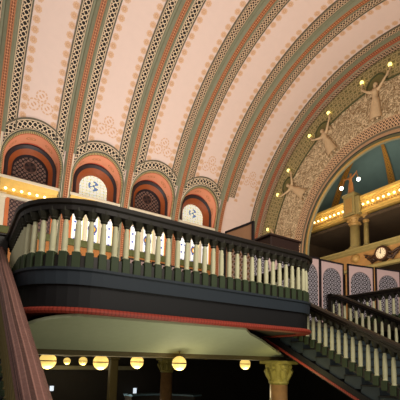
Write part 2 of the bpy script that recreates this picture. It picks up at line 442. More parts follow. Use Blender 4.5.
# end arch rib against the end wall
YE = 19.4
t = trim_root(YE)
obj('edge_moulding', band_mb([(18.37, R), (18.37, R-.07), (18.43, R-.07), (18.43, R-.03)]), 'sage_dark', t)
obj('lattice_band', band_mb([(18.43, R-.04), (18.76, R-.04)]), 'lattice_fine', t)
obj('moulding', band_mb([(18.76, R-.03), (18.79, R-.1), (18.92, R-.1), (18.94, R-.14), (19.0, R-.14)]), 'sage', t)
ob = MB(); 
def ring(r0, r1, y0, y1=None, t0=-6.2, t1=R*PI+6.2, nv=1, step=.3):
    mb = MB(); rows = []; uvs = []; y1 = y0 if y1 is None else y1
    ts = [t0, 0]+arc(0, R*PI, step)[1:]+([t1] if t1 > R*PI else [])
    for tt in ts:
        row = []; uv = []
        for i in range(nv+1):
            r = r0+(r1-r0)*i/nv; y = y0+(y1-y0)*i/nv
            if tt > R*PI: p = (r, y, ZC-(tt-R*PI))
            else: p = vp(tt, y, r)
            row.append(p); uv.append((tt*(r0+r1)/2/R if tt > 0 else tt, abs(r-r0)+abs(y-y0)))
        rows.append(row); uvs.append(uv)
    return mb.grid(rows, uvs)
obj('relief_band', ring(R-.13, R-.20, 19.0, 19.28), 'orange_dark', t)
obj('moulding', ring(R-.20, R-.25, 19.28, 19.32), 'sage', t)
obj('lattice_band', ring(R-.25, R-.64, 19.33), 'lattice_fine', t)
# end wall
wl = ring(R-.0, 5.5, YE+.06, nv=3); o = obj('wall_end', wl, 'green_gold', at=(0, YE, 1.4)); tag(o, kind='structure')
t2 = trim_root(YE+.01)
obj('rosette_field', ring(R-.64, 9.2, 19.37), 'green_gold', t2)
obj('scroll_field', ring(9.2, 6.85, 19.34), 'scroll', t2)
obj('lattice_band', ring(6.85, 6.13, 19.33), 'lattice_inner', t2)
obj('dark_fillet', ring(6.13, 5.99, 19.32), 'sage_dark', t2)
obj('moulding', ring(5.99, 5.76, 19.33, 19.26), 'pink_gilt', t2)
obj('dark_fillet', ring(5.76, 5.70, 19.26, 19.30), 'cap_block', t2)
obj('moulding', ring(5.70, 5.51, 19.30, 19.24), 'dark_sage', t2)
obj('gilt_edge', ring(5.51, 5.45, 19.24, 19.36), 'gilt_dull', t2)
obj('reveal', ring(5.45, 5.43, 19.36, 19.5), 'sage', t2)
ga = [38.4-26.7, 38.4, 65.2, 91.9, 118.6]
line = []
for i, g in enumerate(ga):                    # niche line round each figure's head
    a0 = (ga[i-1]+4.2) if i else g-9; a1 = g-4.2
    for q in range(8):
        a_ = math.radians(a0+(a1-a0)*q/7); line.append((-9.2*math.cos(a_), 19.31, ZC+9.2*math.sin(a_)))
    a_ = math.radians(g); er = Vector((-math.cos(a_), 0, math.sin(a_))); et = Vector((math.sin(a_), 0, math.cos(a_))); c0 = Vector((0, 19.31, ZC))+er*9.2
    for q in range(1, 12):
        f = PI-PI*q/12; line.append(tuple(c0+et*(.69*math.cos(f))+er*(.72*math.sin(f))))
obj('niche_line', MB().tube(line, .05, 6), 'dark_green', t2)
for g in ga:
    a_ = math.radians(g); er = Vector((-math.cos(a_), 0, math.sin(a_))); et = Vector((math.sin(a_), 0, math.cos(a_))); c0 = Vector((0, 19.335, ZC))+er*9.2
    mb = MB(); mb.add([tuple(c0)]+[tuple(c0+et*(.67*math.cos(PI*q/16))+er*(.7*math.sin(PI*q/16))) for q in range(17)], [(0, q, q+1) for q in range(1, 17)])
    obj('niche', mb, 'niche_olive', t2)
# wall behind the windows
wm = MB(); wm.box((-12.1, -6, -3.6), (-11.5, 25, 10.1)).box((-12.1, -6, 10.1), (-11.95, 25, 16)); tag(obj('wall_left', wm, 'ochre_wall'), kind='structure')
# ---------------------------------------------------------------- windows
def xv(z, r=R):
    return -math.sqrt(max(0, r*r-(z-ZC)**2)) if z > ZC else -r
def arch_pts(r, zb, n=28):       # outline up the left jamb, round the arch, down the right jamb
    pts = [(-r, zb), (-r, (zb+AZ)/2)]
    pts += [(-r*math.cos(PI*q/n), AZ+r*math.sin(PI*q/n)) for q in range(n+1)]
    pts += [(r, (zb+AZ)/2), (r, zb)]; return pts
def arch_strip(yc, r0, r1, xf0, xf1, zb, zc0=AZ, zc1=None):
    """face between two arch outlines; xf(z) gives the depth"""
    a_ = arch_pts(r0, zb); b_ = arch_pts(r1, zb); mb = MB()
    L = 0; rows = [[], []]; uvs = [[], []]
    for i, (p, q) in enumerate(zip(a_, b_)):
        if i: L += math.dist(q, b_[i-1])
        dz0 = 0 if zc0 == AZ else (zc0-AZ); dz1 = 0 if zc1 is None else zc1-AZ
        rows[0].append((xf0(p[1]+dz0), yc+p[0], p[1]+dz0)); rows[1].append((xf1(q[1]+dz1), yc+q[0], q[1]+dz1))
        uvs[0].append((L, 0)); uvs[1].append((L, max(abs(r1-r0), abs(rows[0][-1][0]-rows[1][-1][0]))))
    return mb.grid(rows, uvs)
def tymp(yc, r, zc, x, zb=10.22):
    n = 24; pts = [(x, yc-r, zb)]+[(x, yc-r*math.cos(PI*q/n), zc+r*math.sin(PI*q/n)) for q in range(n+1)]+[(x, yc+r, zb)]
    return MB().add(pts, [tuple(range(len(pts)))], [(p[1]-yc, p[2]-zc+.0) for p in pts])
wi = 0
def window(yc, lit, lowlit):
    global wi; wi += 1
    t = tag(thing('window_%d' % wi, (-11.4, yc, 7.0)), kind='structure')
    # lattice arch on the vault face
    n = 30
    for r0, r1, m_, nm, off in ((1.64, 2.08, 'arch_lattice', 'lattice_arch', .05), (2.08, 2.16, 'sage_dark', 'arch_edge', .08)):
        rows = []; uvs = []
        for q in range(33):
            y = -1.56+3.12*q/32; row = []; uv = []
            for i in range(4):
                rr = r0+(r1-r0)*i/3; z = AZ+math.sqrt(rr*rr-y*y); a_ = math.atan2(y, z-AZ)
                row.append((xv(z)+off, yc+y, z)); uv.append((a_*1.86, rr-r0))
            rows.append(row); uvs.append(uv)
        obj(nm, MB().grid(rows, uvs), m_, t)
    obj('white_archivolt', arch_strip(yc, 1.66, 1.62, lambda z: xv(z)+.07, lambda z: xv(z)+.10, 7.4), 'cream_stone', t)
    obj('dark_fillet', arch_strip(yc, 1.62, 1.595, lambda z: xv(z)+.10, lambda z: xv(z)+.05, 7.4), 'cap_block', t)
    obj('sage_archivolt', arch_strip(yc, 1.595, 1.54, lambda z: xv(z)+.05, lambda z: xv(z)+.07, 7.4), 'sage', t)
    obj('rope_archivolt', arch_strip(yc, 1.54, 1.47, lambda z: xv(z)+.07, lambda z: xv(z)-.02, 7.4), 'gold_rope', t)
    ZB = 10.2; inn = arch_pts(1.46, ZB)
    obj('reveal', arch_strip(yc, 1.47, 1.37, lambda z: xv(z)-.02, lambda z: -11.34, ZB), 'salmon', t)
    obj('dark_arch', arch_strip(yc, 1.40, 1.30, lambda z: -11.34, lambda z: -11.26, ZB, zc1=AZ-.03), 'black_arch', t)
    obj('dark_arch', arch_strip(yc, 1.30, 1.17, lambda z: -11.26, lambda z: -11.34, ZB, zc0=AZ-.03, zc1=AZ-.08), 'black_arch', t)
    obj('rust_arch', arch_strip(yc, 1.17, .97, lambda z: -11.35, lambda z: -11.62, ZB, zc0=AZ-.08, zc1=AZ-.12), 'rust', t)
    obj('inner_arch', arch_strip(yc, .97, .88, lambda z: -11.62, lambda z: -11.8, ZB, zc0=AZ-.12, zc1=AZ-.12), 'rust' if lit else 'black_arch', t)
    obj('pane', tymp(yc, .90, AZ-.12, -11.8), 'glass' if lit else 'moor', t)
    fr = MB(); fr.box((-11.45, yc-1.56, 10.04), (-10.98, yc+1.56, 10.22), .02); fr.box((-11.45, yc-1.5, 9.08), (-11.15, yc+1.5, 9.2), .02)
    obj('sill', fr, 'cream_stone', t)
    g = obj('lamp_trough', MB().grid([[(-11.0, yc-1.5, 10.04), (-11.0, yc+1.5, 10.04)], [(-11.22, yc-1.5, 9.8), (-11.22, yc+1.5, 9.8)], [(-11.3, yc-1.5, 9.45), (-11.3, yc+1.5, 9.45)], [(-11.18, yc-1.5, 9.2), (-11.18, yc+1.5, 9.2)]]), 'gilt', t)
    for q in range(7):
        y = yc-1.2+q*.4
        obj('bulb', MB().sphere((-11.14, y, 9.52), .075, 8), 'bulb', g)
    # lower lights
    if lowlit:
        for q in (-1, 0, 1):
            yy = yc+q*.92; x = -11.42
            mb = MB(); mb.add([(x, yy-.36, 7.45), (x, yy+.36, 7.45), (x, yy+.36, 9.25), (x, yy-.36, 9.25)], [(0, 1, 2, 3)], [(-.36, 3.3*abs(q)), (.36, 3.3*abs(q)), (.36, 3.3*abs(q)+1.8), (-.36, 3.3*abs(q)+1.8)])
            obj('lower_pane', mb, 'lowglass', t)
        for q in (-1.38, -.46, .46, 1.38):
            obj('mullion', MB().box((-11.45, yc+q-.1, 7.4), (-11.3, yc+q+.1, 9.3), .02), 'orange_plain' if abs(q) > 1 else 'cream_stone', t)
    else:
        mb = MB(); mb.add([(-11.42, yc-.95, 7.45), (-11.42, yc+1.25, 7.45), (-11.42, yc+1.25, 9.1), (-11.42, yc-.95, 9.1)], [(0, 1, 2, 3)], [(0, 0), (2.2, 0), (2.2, 1.65), (0, 1.65)])
        obj('lower_pane', mb, 'lowdark', t)
        mb = MB(); mb.box((-11.45, yc-1.14, 7.4), (-11.33, yc-.95, 9.3)); mb.box((-11.45, yc-.95, 9.1), (-11.33, yc+1.4, 9.3)); mb.box((-11.45, yc+1.25, 7.4), (-11.33, yc+1.45, 9.3)); obj('lower_frame', mb, 'orange_plain', t)
        mb = MB(); mb.box((-11.45, yc-1.42, 7.4), (-11.25, yc-1.16, 9.15), .02); mb.box((-11.45, yc-1.48, 9.0), (-11.2, yc-1.1, 9.3), .03); obj('pilaster', mb, 'cream_stone', t)
    obj('ledge', MB().box((-11.48, yc-1.66, 7.0), (-11.25, yc+1.66, 7.4), .03), 'green_ledge', t)
for k in range(-1, 4): window(Y0+S/2+k*S, k % 2 == 1, k != 0)
# ---------------------------------------------------------------- end gallery
def bx(name, a_, b_, m, parent=None, bev=0, **k): return obj(name, MB().box(a_, b_, bev), m, parent, **k)
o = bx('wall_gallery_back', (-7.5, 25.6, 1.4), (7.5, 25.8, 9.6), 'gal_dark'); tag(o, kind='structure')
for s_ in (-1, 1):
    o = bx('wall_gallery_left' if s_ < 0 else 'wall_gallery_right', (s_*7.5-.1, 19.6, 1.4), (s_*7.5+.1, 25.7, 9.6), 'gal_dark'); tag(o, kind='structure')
dm = MB(); rows = []
for q in range(25):
    a_ = PI*q/24; row = []
    for j in range(17):
        b_ = PI/2*j/16; row.append((-7.3*math.cos(a_)*math.cos(b_), 19.6+6.2*math.sin(b_), 9.62+5.0*math.sin(a_)*math.cos(b_)))
    rows.append(row)
rows = [[(p[0], p[1], p[2]-9.0+9.0) for p in r] for r in rows]
o = obj('ceiling_gallery_dome', dm.grid(rows), 'dome', smooth=True, at=(0, 22, 9)); o.name = 'ceiling'; tag(o, kind='structure')
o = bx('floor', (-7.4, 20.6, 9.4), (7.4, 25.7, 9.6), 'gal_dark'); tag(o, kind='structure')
t = tag(thing('trim_%d' % (n_trim[0]+1), (0, 20, 9)), kind='structure'); n_trim[0] += 1
for a0 in (31, 72, 113, 150):
    a_ = math.radians(a0); rows = []; uvs = []
    for j in range(20):
        b_ = PI/2*j/20; row = []; uv = []
        for i, d in enumerate((-.045, .045)):
            aa = a_+d; row.append((-7.15*math.cos(aa)*math.cos(b_), 19.55+6.05*math.sin(aa)*math.cos(b_), 9.62+4.87*math.sin(b_))); uv.append((b_*6, i*.5))
        rows.append(row); uvs.append(uv)
    obj('dome_rib', MB().grid(rows, uvs), 'dome_rib', t)
# gallery front: entablature with bulbs, pier, columns, ledge, frieze
def ent(x0, x1):
    t = tag(thing('trim_%d' % (n_trim[0]+1), ((x0+x1)/2, 20.5, 9.6)), kind='structure'); n_trim[0] += 1
    prof = [(20.9, 9.78), (20.5, 9.78), (20.5, 9.85), (20.42, 9.9), (20.42, 10.0), (20.5, 10.06), (20.5, 10.5), (20.4, 10.56), (20.4, 10.66), (20.3, 10.74), (20.3, 10.9), (20.9, 10.92)]
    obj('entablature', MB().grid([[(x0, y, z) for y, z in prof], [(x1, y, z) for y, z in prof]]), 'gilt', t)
    n = int((x1-x0)/.36)
    for k in range(n):
        x = x0+.2+k*.36
        obj('bulb', MB().sphere((x, 20.34, 10.30), .075, 6), 'bulb', t)
    mb = MB()
    for k in range(int((x1-x0)/.2)): mb.sphere((x0+.12+k*.2, 20.44, 10.14), .07, 5); mb.sphere((x0+.22+k*.2, 20.46, 10.58-.03), .05, 5)
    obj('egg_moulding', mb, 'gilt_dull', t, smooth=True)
ent(-7.3, -2.95); ent(-1.75, 7.3)
def gal_column(x, y, r, z0, z1, label):
    t = thing('gallery_column', (x, y, z0), label, 'column', 'columns of the end gallery')
    h = z1-z0
    obj('shaft', MB().lathe((x, y, z0), [(r*1.25, .25), (r, .35), (r*.92, h-.55)], 16), 'gal_col', t, True)
    obj('base', MB().box((x-r*1.4, y-r*1.4, z0), (x+r*1.4, y+r*1.4, z0+.14), .02).lathe((x, y, z0), [(r*1.4, .14), (r*1.4, .2), (r*1.2, .27)], 16), 'gal_col', t)
    mb = MB().lathe((x, y, z0), [(r*.95, h-.58), (r*1.05, h-.5), (r*1.0, h-.42), (r*1.35, h-.2), (r*1.5, h-.12)], 16)
    for k in range(8):
        c_ = math.cos(k*PI/4); s_ = math.sin(k*PI/4); mb.sphere((x+c_*r*1.3, y+s_*r*1.3, z0+h-.26), r*.28, 4); mb.sphere((x+c_*r*1.08, y+s_*r*1.08, z0+h-.45), r*.22, 4)
    mb.box((x-r*1.55, y-r*1.55, z1-.12), (x+r*1.55, y+r*1.55, z1), .02)
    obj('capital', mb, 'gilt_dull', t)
gal_column(-2.5, 20.75, .34, 7.46, 9.78, 'thick olive gilt column under the pier that carries the torch statuette')
gal_column(-1.68, 20.8, .17, 7.46, 9.78, 'slim olive gilt column right of the thick one in the gallery')
gal_column(4.2, 20.75, .34, 7.46, 9.78, 'thick olive gilt column at the right of the gallery')
t = tag(thing('trim_%d' % (n_trim[0]+1), (-2.35, 20.4, 9.6)), kind='structure'); n_trim[0] += 1
mb = MB().box((-2.95, 20.15, 9.78), (-2.1, 20.9, 11.2), .03); mb.box((-2.1, 20.25, 9.78), (-1.78, 20.9, 11.0), .03); mb.box((-3.02, 20.08, 11.12), (-2.03, 20.95, 11.3), .03); mb.box((-3.0, 20.1, 9.78), (-2.05, 20.9, 9.9), .03)
obj('pier', mb, 'gal_col', t)
mb = MB().box((-2.8, 20.12, 9.95), (-2.25, 20.16, 10.95), .01); obj('pier_panel', mb, 'gilt_dull', t)
t = tag(thing('trim_%d' % (n_trim[0]+1), (0, 20, 6.0)), kind='structure'); n_trim[0] += 1
prof = [(20.9, 7.48), (20.1, 7.48), (20.1, 7.4), (20.25, 7.3), (20.25, 7.24), (20.4, 7.16)]
obj('ledge', MB().grid([[(-7.3, y, z) for y, z in prof], [(7.3, y, z) for y, z in prof]]), 'gal_col', t)
obj('frieze', MB().box((-7.3, 20.4, 6.2), (7.3, 20.6, 7.2)), 'frieze', t)
mb = MB()
for x in (-4.2, -2.2, 1.7, 3.6): mb.lathe((x, 20.4, 6.85), [(0, 0)], 3, False) if False else mb.sphere((x, 20.4, 6.85), .3, 8)
obj('medallion', mb, 'gilt_dull', t, True)
obj('cornice', MB().box((-7.3, 20.2, 6.0), (7.3, 20.6, 6.2), .03), 'gal_col', t)
# arcade below the frieze and blind arches of the recess
mb = MB()
for x in (-6.9, -4.9, -2.9, -.9, 1.1, 3.1, 5.1):
    mb.box((x-.18, 20.4, 1.4), (x+.18, 20.7, 6.0), .02)
obj('arcade_pier', mb, 'frieze', t)
mb = MB()
for yx in (-4.3, -2.2, -.1, 2.0, 4.1):
    for r_ in (.75, .92):
        mb.tube([(yx-r_*math.cos(PI*q/14), 25.5, 7.7+r_*math.sin(PI*q/14)) for q in range(15)], .04, 6)
obj('blind_arch', mb, 'gal_col', t)
for x, lab in ((-.1, 'half moon of warm light wall in the gallery recess, right of the slim column'),):
    pts = [(x+.75, 25.45, 7.6)]+[(x+.75-.7*math.cos(PI*q/14), 25.45, 7.7+.7*math.sin(PI*q/14)) for q in range(15)]
# clock
t = thing('wall_clock', (.4, 20.1, 6.0), 'round cream clock with dark scrolled wings on the amber frieze', 'clock')
cx, cz = -.2, 6.70
def disc_y(cx, y0, y1, cz, r, n=24):
    mb = MB(); a_ = [(cx+r*math.cos(2*PI*k/n), y0, cz+r*math.sin(2*PI*k/n)) for k in range(n)]; b_ = [(p[0], y1, p[2]) for p in a_]
    mb.add(a_+b_, [tuple(range(n)), tuple(range(2*n-1, n-1, -1))]+[(k, (k+1) % n, n+(k+1) % n, n+k) for k in range(n)], [(p[0]-cx, p[2]-cz) for p in a_+b_]); return mb
obj('case', disc_y(cx, 20.05, 20.4, cz, .46), 'clock_dark', t)
obj('dial', disc_y(cx, 20.03, 20.06, cz, .36), 'clockface', t)
mb = MB().box((cx-.015, 20.0, cz-.03), (cx+.015, 20.03, cz+.22)); obj('minute_hand', mb, 'clock_dark', t)
mb = MB().tube([(cx, 20.01, cz), (cx-.1, 20.01, cz+.09)], .014, 5); obj('hour_hand', mb, 'clock_dark', t)
for s_ in (-1, 1):
    mb = MB()
    for h_, q_ in ((.05, 0), (-.15, .1), (-.3, .25)):
        mb.tube([(cx+s_*.36, 20.2, cz+h_), (cx+s_*.7, 20.15, cz+h_-.12), (cx+s_*(1.05-q_), 20.15, cz+h_+.05), (cx+s_*(1.3-q_), 20.2, cz+h_+.16)], [.07, .08, .06, .02], 6)
    mb.sphere((cx+s_*.55, 20.15, cz-.25), .11, 6); mb.sphere((cx+s_*1.1, 20.15, cz+.05), .07, 6)
    obj('scrolled_wing', mb, 'clock_dark', t, True)
# ---------------------------------------------------------------- figures
def figure(name, c0, er, et, en, h, m, arms, spread, parent, label=None):
    """one continuous skinned body; er = up, et = sideways, en = out of the wall, h = height from foot to head top"""
    P = lambda u, v_, w_=0: tuple(Vector(c0)+et*(u*h)+er*(v_*h)+en*(w_*h))
    V = [P(0, .50, .03), P(0, .60, .04), P(0, .71, .05), P(0, .79, .04), P(0, .84, .04), P(0, .90, .05), P(0, .96, .045)]
    Rr = [.085, .062, .085, .06, .03, .052, .035]
    Ed = [(i, i+1) for i in range(6)]
    for s_, tip in ((-1, arms[0]), (1, arms[1])):
        n = len(V); V += [P(s_*.10, .775, .05), P(s_*(.10+(tip[0]-.10)*.5), .775+(tip[1]-.775)*.42-.01, .08), P(s_*tip[0], tip[1], .07), P(s_*(tip[0]+.02), tip[1]+.05, .07)]
        Rr += [.04, .03, .022, .026]; Ed += [(3, n), (n, n+1), (n+1, n+2), (n+2, n+3)]
    for s_ in (-1, 1):
        n = len(V); V += [P(s_*.05, .44, .03), P(s_*.055, .25, .05), P(s_*.06, .06, .03), P(s_*.07, .01, .07)]
        Rr += [.08, .055, .035, .03]; Ed += [(0, n), (n, n+1), (n+1, n+2), (n+2, n+3)]
    org = Vector((0, 0, 0)); q = parent
    while q is not None: org += q.location; q = q.parent
    me = bpy.data.meshes.new(name); me.from_pydata([tuple(Vector(v)-org) for v in V], Ed, [])
    o = bpy.data.objects.new(name, me); sc.collection.objects.link(o); o.parent = parent
    md = o.modifiers.new('skin', 'SKIN'); md.use_smooth_shade = True
    sk = me.skin_vertices[0] if me.skin_vertices else None
    if sk is None:
        bm = bmesh.new(); bm.from_mesh(me); bm.verts.layers.skin.verify(); bm.to_mesh(me); bm.free(); sk = me.skin_vertices[0]
    for i, r_ in enumerate(Rr): sk.data[i].radius = (r_*h, r_*h); sk.data[i].use_root = (i == 0)
    sb = o.modifiers.new('subd', 'SUBSURF'); sb.levels = 1; sb.render_levels = 2
    me.materials.append(M[m])
    # skirt following the legs
    rows = []
    for v_, ru, rw in ((.60, .065, .05), (.52, .10, .07), (.40, .115, .08), (.25, .13, .085), (.10, .155, .09), (.03, .17, .09)):
        rows.append([P(ru*math.cos(2*PI*k/20)*(1+.06*(k % 2)), v_, .03+rw*math.sin(2*PI*k/20)*(1+.1*(k % 2))) for k in range(20)])
    obj('skirt', MB().grid(rows, closed=True), m, parent, True)
    mb = MB(); mb.sphere(P(0, .94, .03), .058*h, 8); obj('hair', mb, m, parent, True)
    return o
names = ['lowest', 'second', 'third', 'fourth', 'fifth']
where = ['at the arch foot above the kiosk', 'low on the left of the great arch', 'halfway up the great arch', 'near the great arch\'s crown', 'past the crown of the great arch']
for i, g in enumerate(ga):
    a_ = math.radians(g); er = Vector((-math.cos(a_), 0, math.sin(a_))); et = Vector((math.sin(a_), 0, math.cos(a_))); en = Vector((0, -1, 0))
    foot = Vector((0, 19.30, ZC))+er*6.95
    t = thing('torch_maiden_relief', tuple(foot), 'plaster maiden relief raising two lit torches ' + where[i], 'relief figure', 'torch bearing maidens of the great arch')
    h = 2.45
    figure('body', foot, er, et, en, h, 'relief_fig', ((.36, .98), (.36, 1.02)), 0, t)
    for s_ in (-1, 1):
        p0 = foot+et*(s_*.365*h)+er*(.98*h)+en*(.07*h); p1 = Vector((0, 19.26, ZC))+er*(9.88*math.cos(math.radians(5.4)))+et*(s_*.96)
        tr = obj('torch', MB().tube([p0-(p1-p0)*.2, p0, p0+(p1-p0)*.6, p1], [.02, .03, .04, .09], 8), 'relief_fig', t)
        p2 = Vector((0, 19.22, ZC))+er*(10.0*math.cos(math.radians(5.4)))+et*(s_*.96)
        obj('torch_bulb', MB().sphere(tuple(p2), .12, 8), 'torch_bulb', tr, True)
foot = Vector((-2.5, 20.45, 11.3))
t = thing('torch_statuette', tuple(foot), 'amber statuette holding two bright white lamps on top of the gallery pier', 'statue')
figure('body', foot, Vector((0, 0, 1)), Vector((1, 0, 0)), Vector((0, -1, 0)), 1.5, 'statue', ((.34, .80), (.34, .92)), 0, t)
for s_, z in ((-1, .68), (1, .80)):
    lp = obj('lamp_arm', MB().tube([foot+Vector((s_*.5, -.1, 1.3*z+.3)), foot+Vector((s_*.66, -.12, z+.05))], .03, 6), 'statue', t)
    obj('white_lamp', MB().sphere(tuple(foot+Vector((s_*.66-(.04 if s_ < 0 else 0), -.12, z))), .12, 8), 'white_bulb', lp, True)
# ---------------------------------------------------------------- floors, lower hall
o = bx('floor', (-11.5, -6, 1.1), (3.9, 20.4, 1.4), 'floor'); tag(o, kind='structure')
o = bx('floor', (3.9, 11.0, 1.1), (9.6, 20.4, 1.4), 'floor'); tag(o, kind='structure')
o = bx('floor', (-11.5, -6, -3.8), (20, 20.4, -3.6), 'floor'); tag(o, kind='structure')
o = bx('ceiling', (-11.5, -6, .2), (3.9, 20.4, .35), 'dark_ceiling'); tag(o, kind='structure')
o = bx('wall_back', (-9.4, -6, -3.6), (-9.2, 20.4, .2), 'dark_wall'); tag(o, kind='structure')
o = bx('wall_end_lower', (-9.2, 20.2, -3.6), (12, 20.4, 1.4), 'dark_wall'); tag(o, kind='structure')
t = tag(thing('trim_%d' % (n_trim[0]+1), (-8.9, 5, -.5)), kind='structure'); n_trim[0] += 1
obj('pale_ledge', MB().box((-9.2, 3.0, -.50), (-8.8, 8.6, -.27), .02), 'pale_ledge', t)
# upstand between hall floor slab and the soffit at the stair side
for y in (5.0, 5.9, 7.6): pass
# columns
def column(x, y, r, capr, z1, label, m='marble', sq=False):
    t = thing('column', (x, y, -3.6), label, 'column', 'columns of the lower hall'); h = z1+3.6
    if sq:
        obj('shaft', MB().box((x-r, y-r, -3.4), (x+r, y+r, z1-.12), .03), m, t); obj('base', MB().box((x-r*1.3, y-r*1.3, -3.6), (x+r*1.3, y+r*1.3, -3.4), .03), m, t)
        obj('capital', MB().box((x-r*1.25, y-r*1.25, z1-.12), (x+r*1.25, y+r*1.25, z1), .02), m, t); return t
    obj('shaft', MB().lathe((x, y, -3.6), [(r*1.03, .4), (r, 1), (r*.95, h-.62)], 24), m, t, True)
    obj('base', MB().box((x-r*1.4, y-r*1.4, -3.6), (x+r*1.4, y+r*1.4, -3.4), .03).lathe((x, y, -3.4), [(r*1.35, 0), (r*1.35, .08), (r*1.1, .13), (r*1.05, .2)], 24), 'capital', t)
    mb = MB().lathe((x, y, -3.6), [(r*.97, h-.64), (r*1.1, h-.6), (r*1.1, h-.55), (r*.98, h-.52), (r*1.05, h-.4), (capr*.85, h-.16), (capr*.9, h-.1)], 24)
    for k in range(8):
        c_ = math.cos(k*PI/4+.4); s_ = math.sin(k*PI/4+.4)
        mb.tube([(x+c_*r*1.0, y+s_*r*1.0, z1-.52), (x+c_*r*1.2, y+s_*r*1.2, z1-.38), (x+c_*r*1.5, y+s_*r*1.5, z1-.24), (x+c_*r*1.48, y+s_*r*1.48, z1-.32)], [.05, .08, .07, .04], 6)
        mb.sphere((x+c_*capr*.84, y+s_*capr*.84, z1-.16), .07, 5)
    obj('capital', mb, 'capital', t)
    obj('abacus', MB().box((x-capr, y-capr, z1-.1), (x+capr, y+capr, z1), .02), 'capital', t)
    return t
column(5.0, 7.12, .25, .38, .1, 'brown marble column with yellow lit leaf capital under the stair')
column(-3.0, 7.67, .27, .38, .18, 'shaded brown marble column in the middle of the lower hall, left of a globe')
column(-5.0, 5.9, .18, .2, .19, 'square olive post at the left of the lower hall', 'post', True)
# ---------------------------------------------------------------- balcony
def outline(x1=6.9, y0=.62, y1=6.80, rl=1.1, rr_=.8, off=0, xb=3.9):
    pts = [(xb, y0-off)]
    n = 10
    for q in range(n+1):
        a_ = PI/2*q/n; pts.append((x1-rl+(rl+off)*math.sin(a_), y0+rl-(rl+off)*math.cos(a_)))
    for q in range(6): pts.append((x1+off, y0+rl+(y1-y0-rl-rr_)*(q+.5)/6))
    for q in range(n+1):
        a_ = PI/2*q/n; pts.append((x1-rr_+(rr_+off)*math.cos(a_), y1-rr_+(rr_+off)*math.sin(a_)))
    pts.append((xb, y1+off)); return pts
def sw(name, prof, m, parent, off=0, smooth=False):
    return obj(name, MB().sweep([(x, y, 0) for x, y in outline(off=off)], prof), m, parent, smooth)
# (side, up) : side > 0 lies outwards
bal = thing('balcony', (5.4, 3.7, .66), 'curved dark balcony projecting into the stairwell with red beaded lower edge', 'balcony')
sw('fascia', [(-.3, 1.3), (-.02, 1.3), (-.02, 1.16), (-.06, 1.12), (-.06, .8), (-.3, .8)], 'black', bal)
sw('navy_band', [(-.1, 1.4), (.03, 1.4), (.03, 1.36), (0, 1.34), (-.01, 1.14), (-.1, 1.14)], 'navy', bal)
sw('red_beading', [(-.3, .79), (.0, .79), (.03, .76), (.03, .73), (0, .70), (-.3, .70)], 'red', bal)
def flat(name, z, off, m, parent):
    p = outline(off=off); mb = MB(); mb.add([(x, y, z) for x, y in p], [tuple(range(len(p)))]); return obj(name, mb, m, parent)
flat('deck', 1.4, -.05, 'floor', bal)
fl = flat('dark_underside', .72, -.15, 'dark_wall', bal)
# sloped green soffit down to the beam
so = MB()
top = [q for q in outline(off=-.28) if q[0] > 6.0 or q[1] < 4]
zso = lambda x: .2+(x-5)*.255
front = [(6.62, 1.3), (6.62, 4.9)]
poly = [(5.0, .72)]+[(min(x, 6.8), y) for x, y in outline(off=-.07)[1:14] if y < 4.5 and x > 5.05]+[(6.8, 4.6), (6.55, 4.9), (6.2, 5.5), (5.0, 7.3)]
so.add([(x, y, zso(x)) for x, y in poly]+[(x, y, zso(x)+.05) for x, y in poly], [tuple(range(len(poly))), tuple(reversed(range(len(poly), 2*len(poly))))]+[(k, (k+1) % len(poly), len(poly)+(k+1) % len(poly), len(poly)+k) for k in range(len(poly))])
obj('green_soffit', so, 'soffit', bal)
obj('soffit_beam', MB().box((3.92, -.5, .1), (5.0, 7.4, .24), .01), 'dark_ceiling', bal)
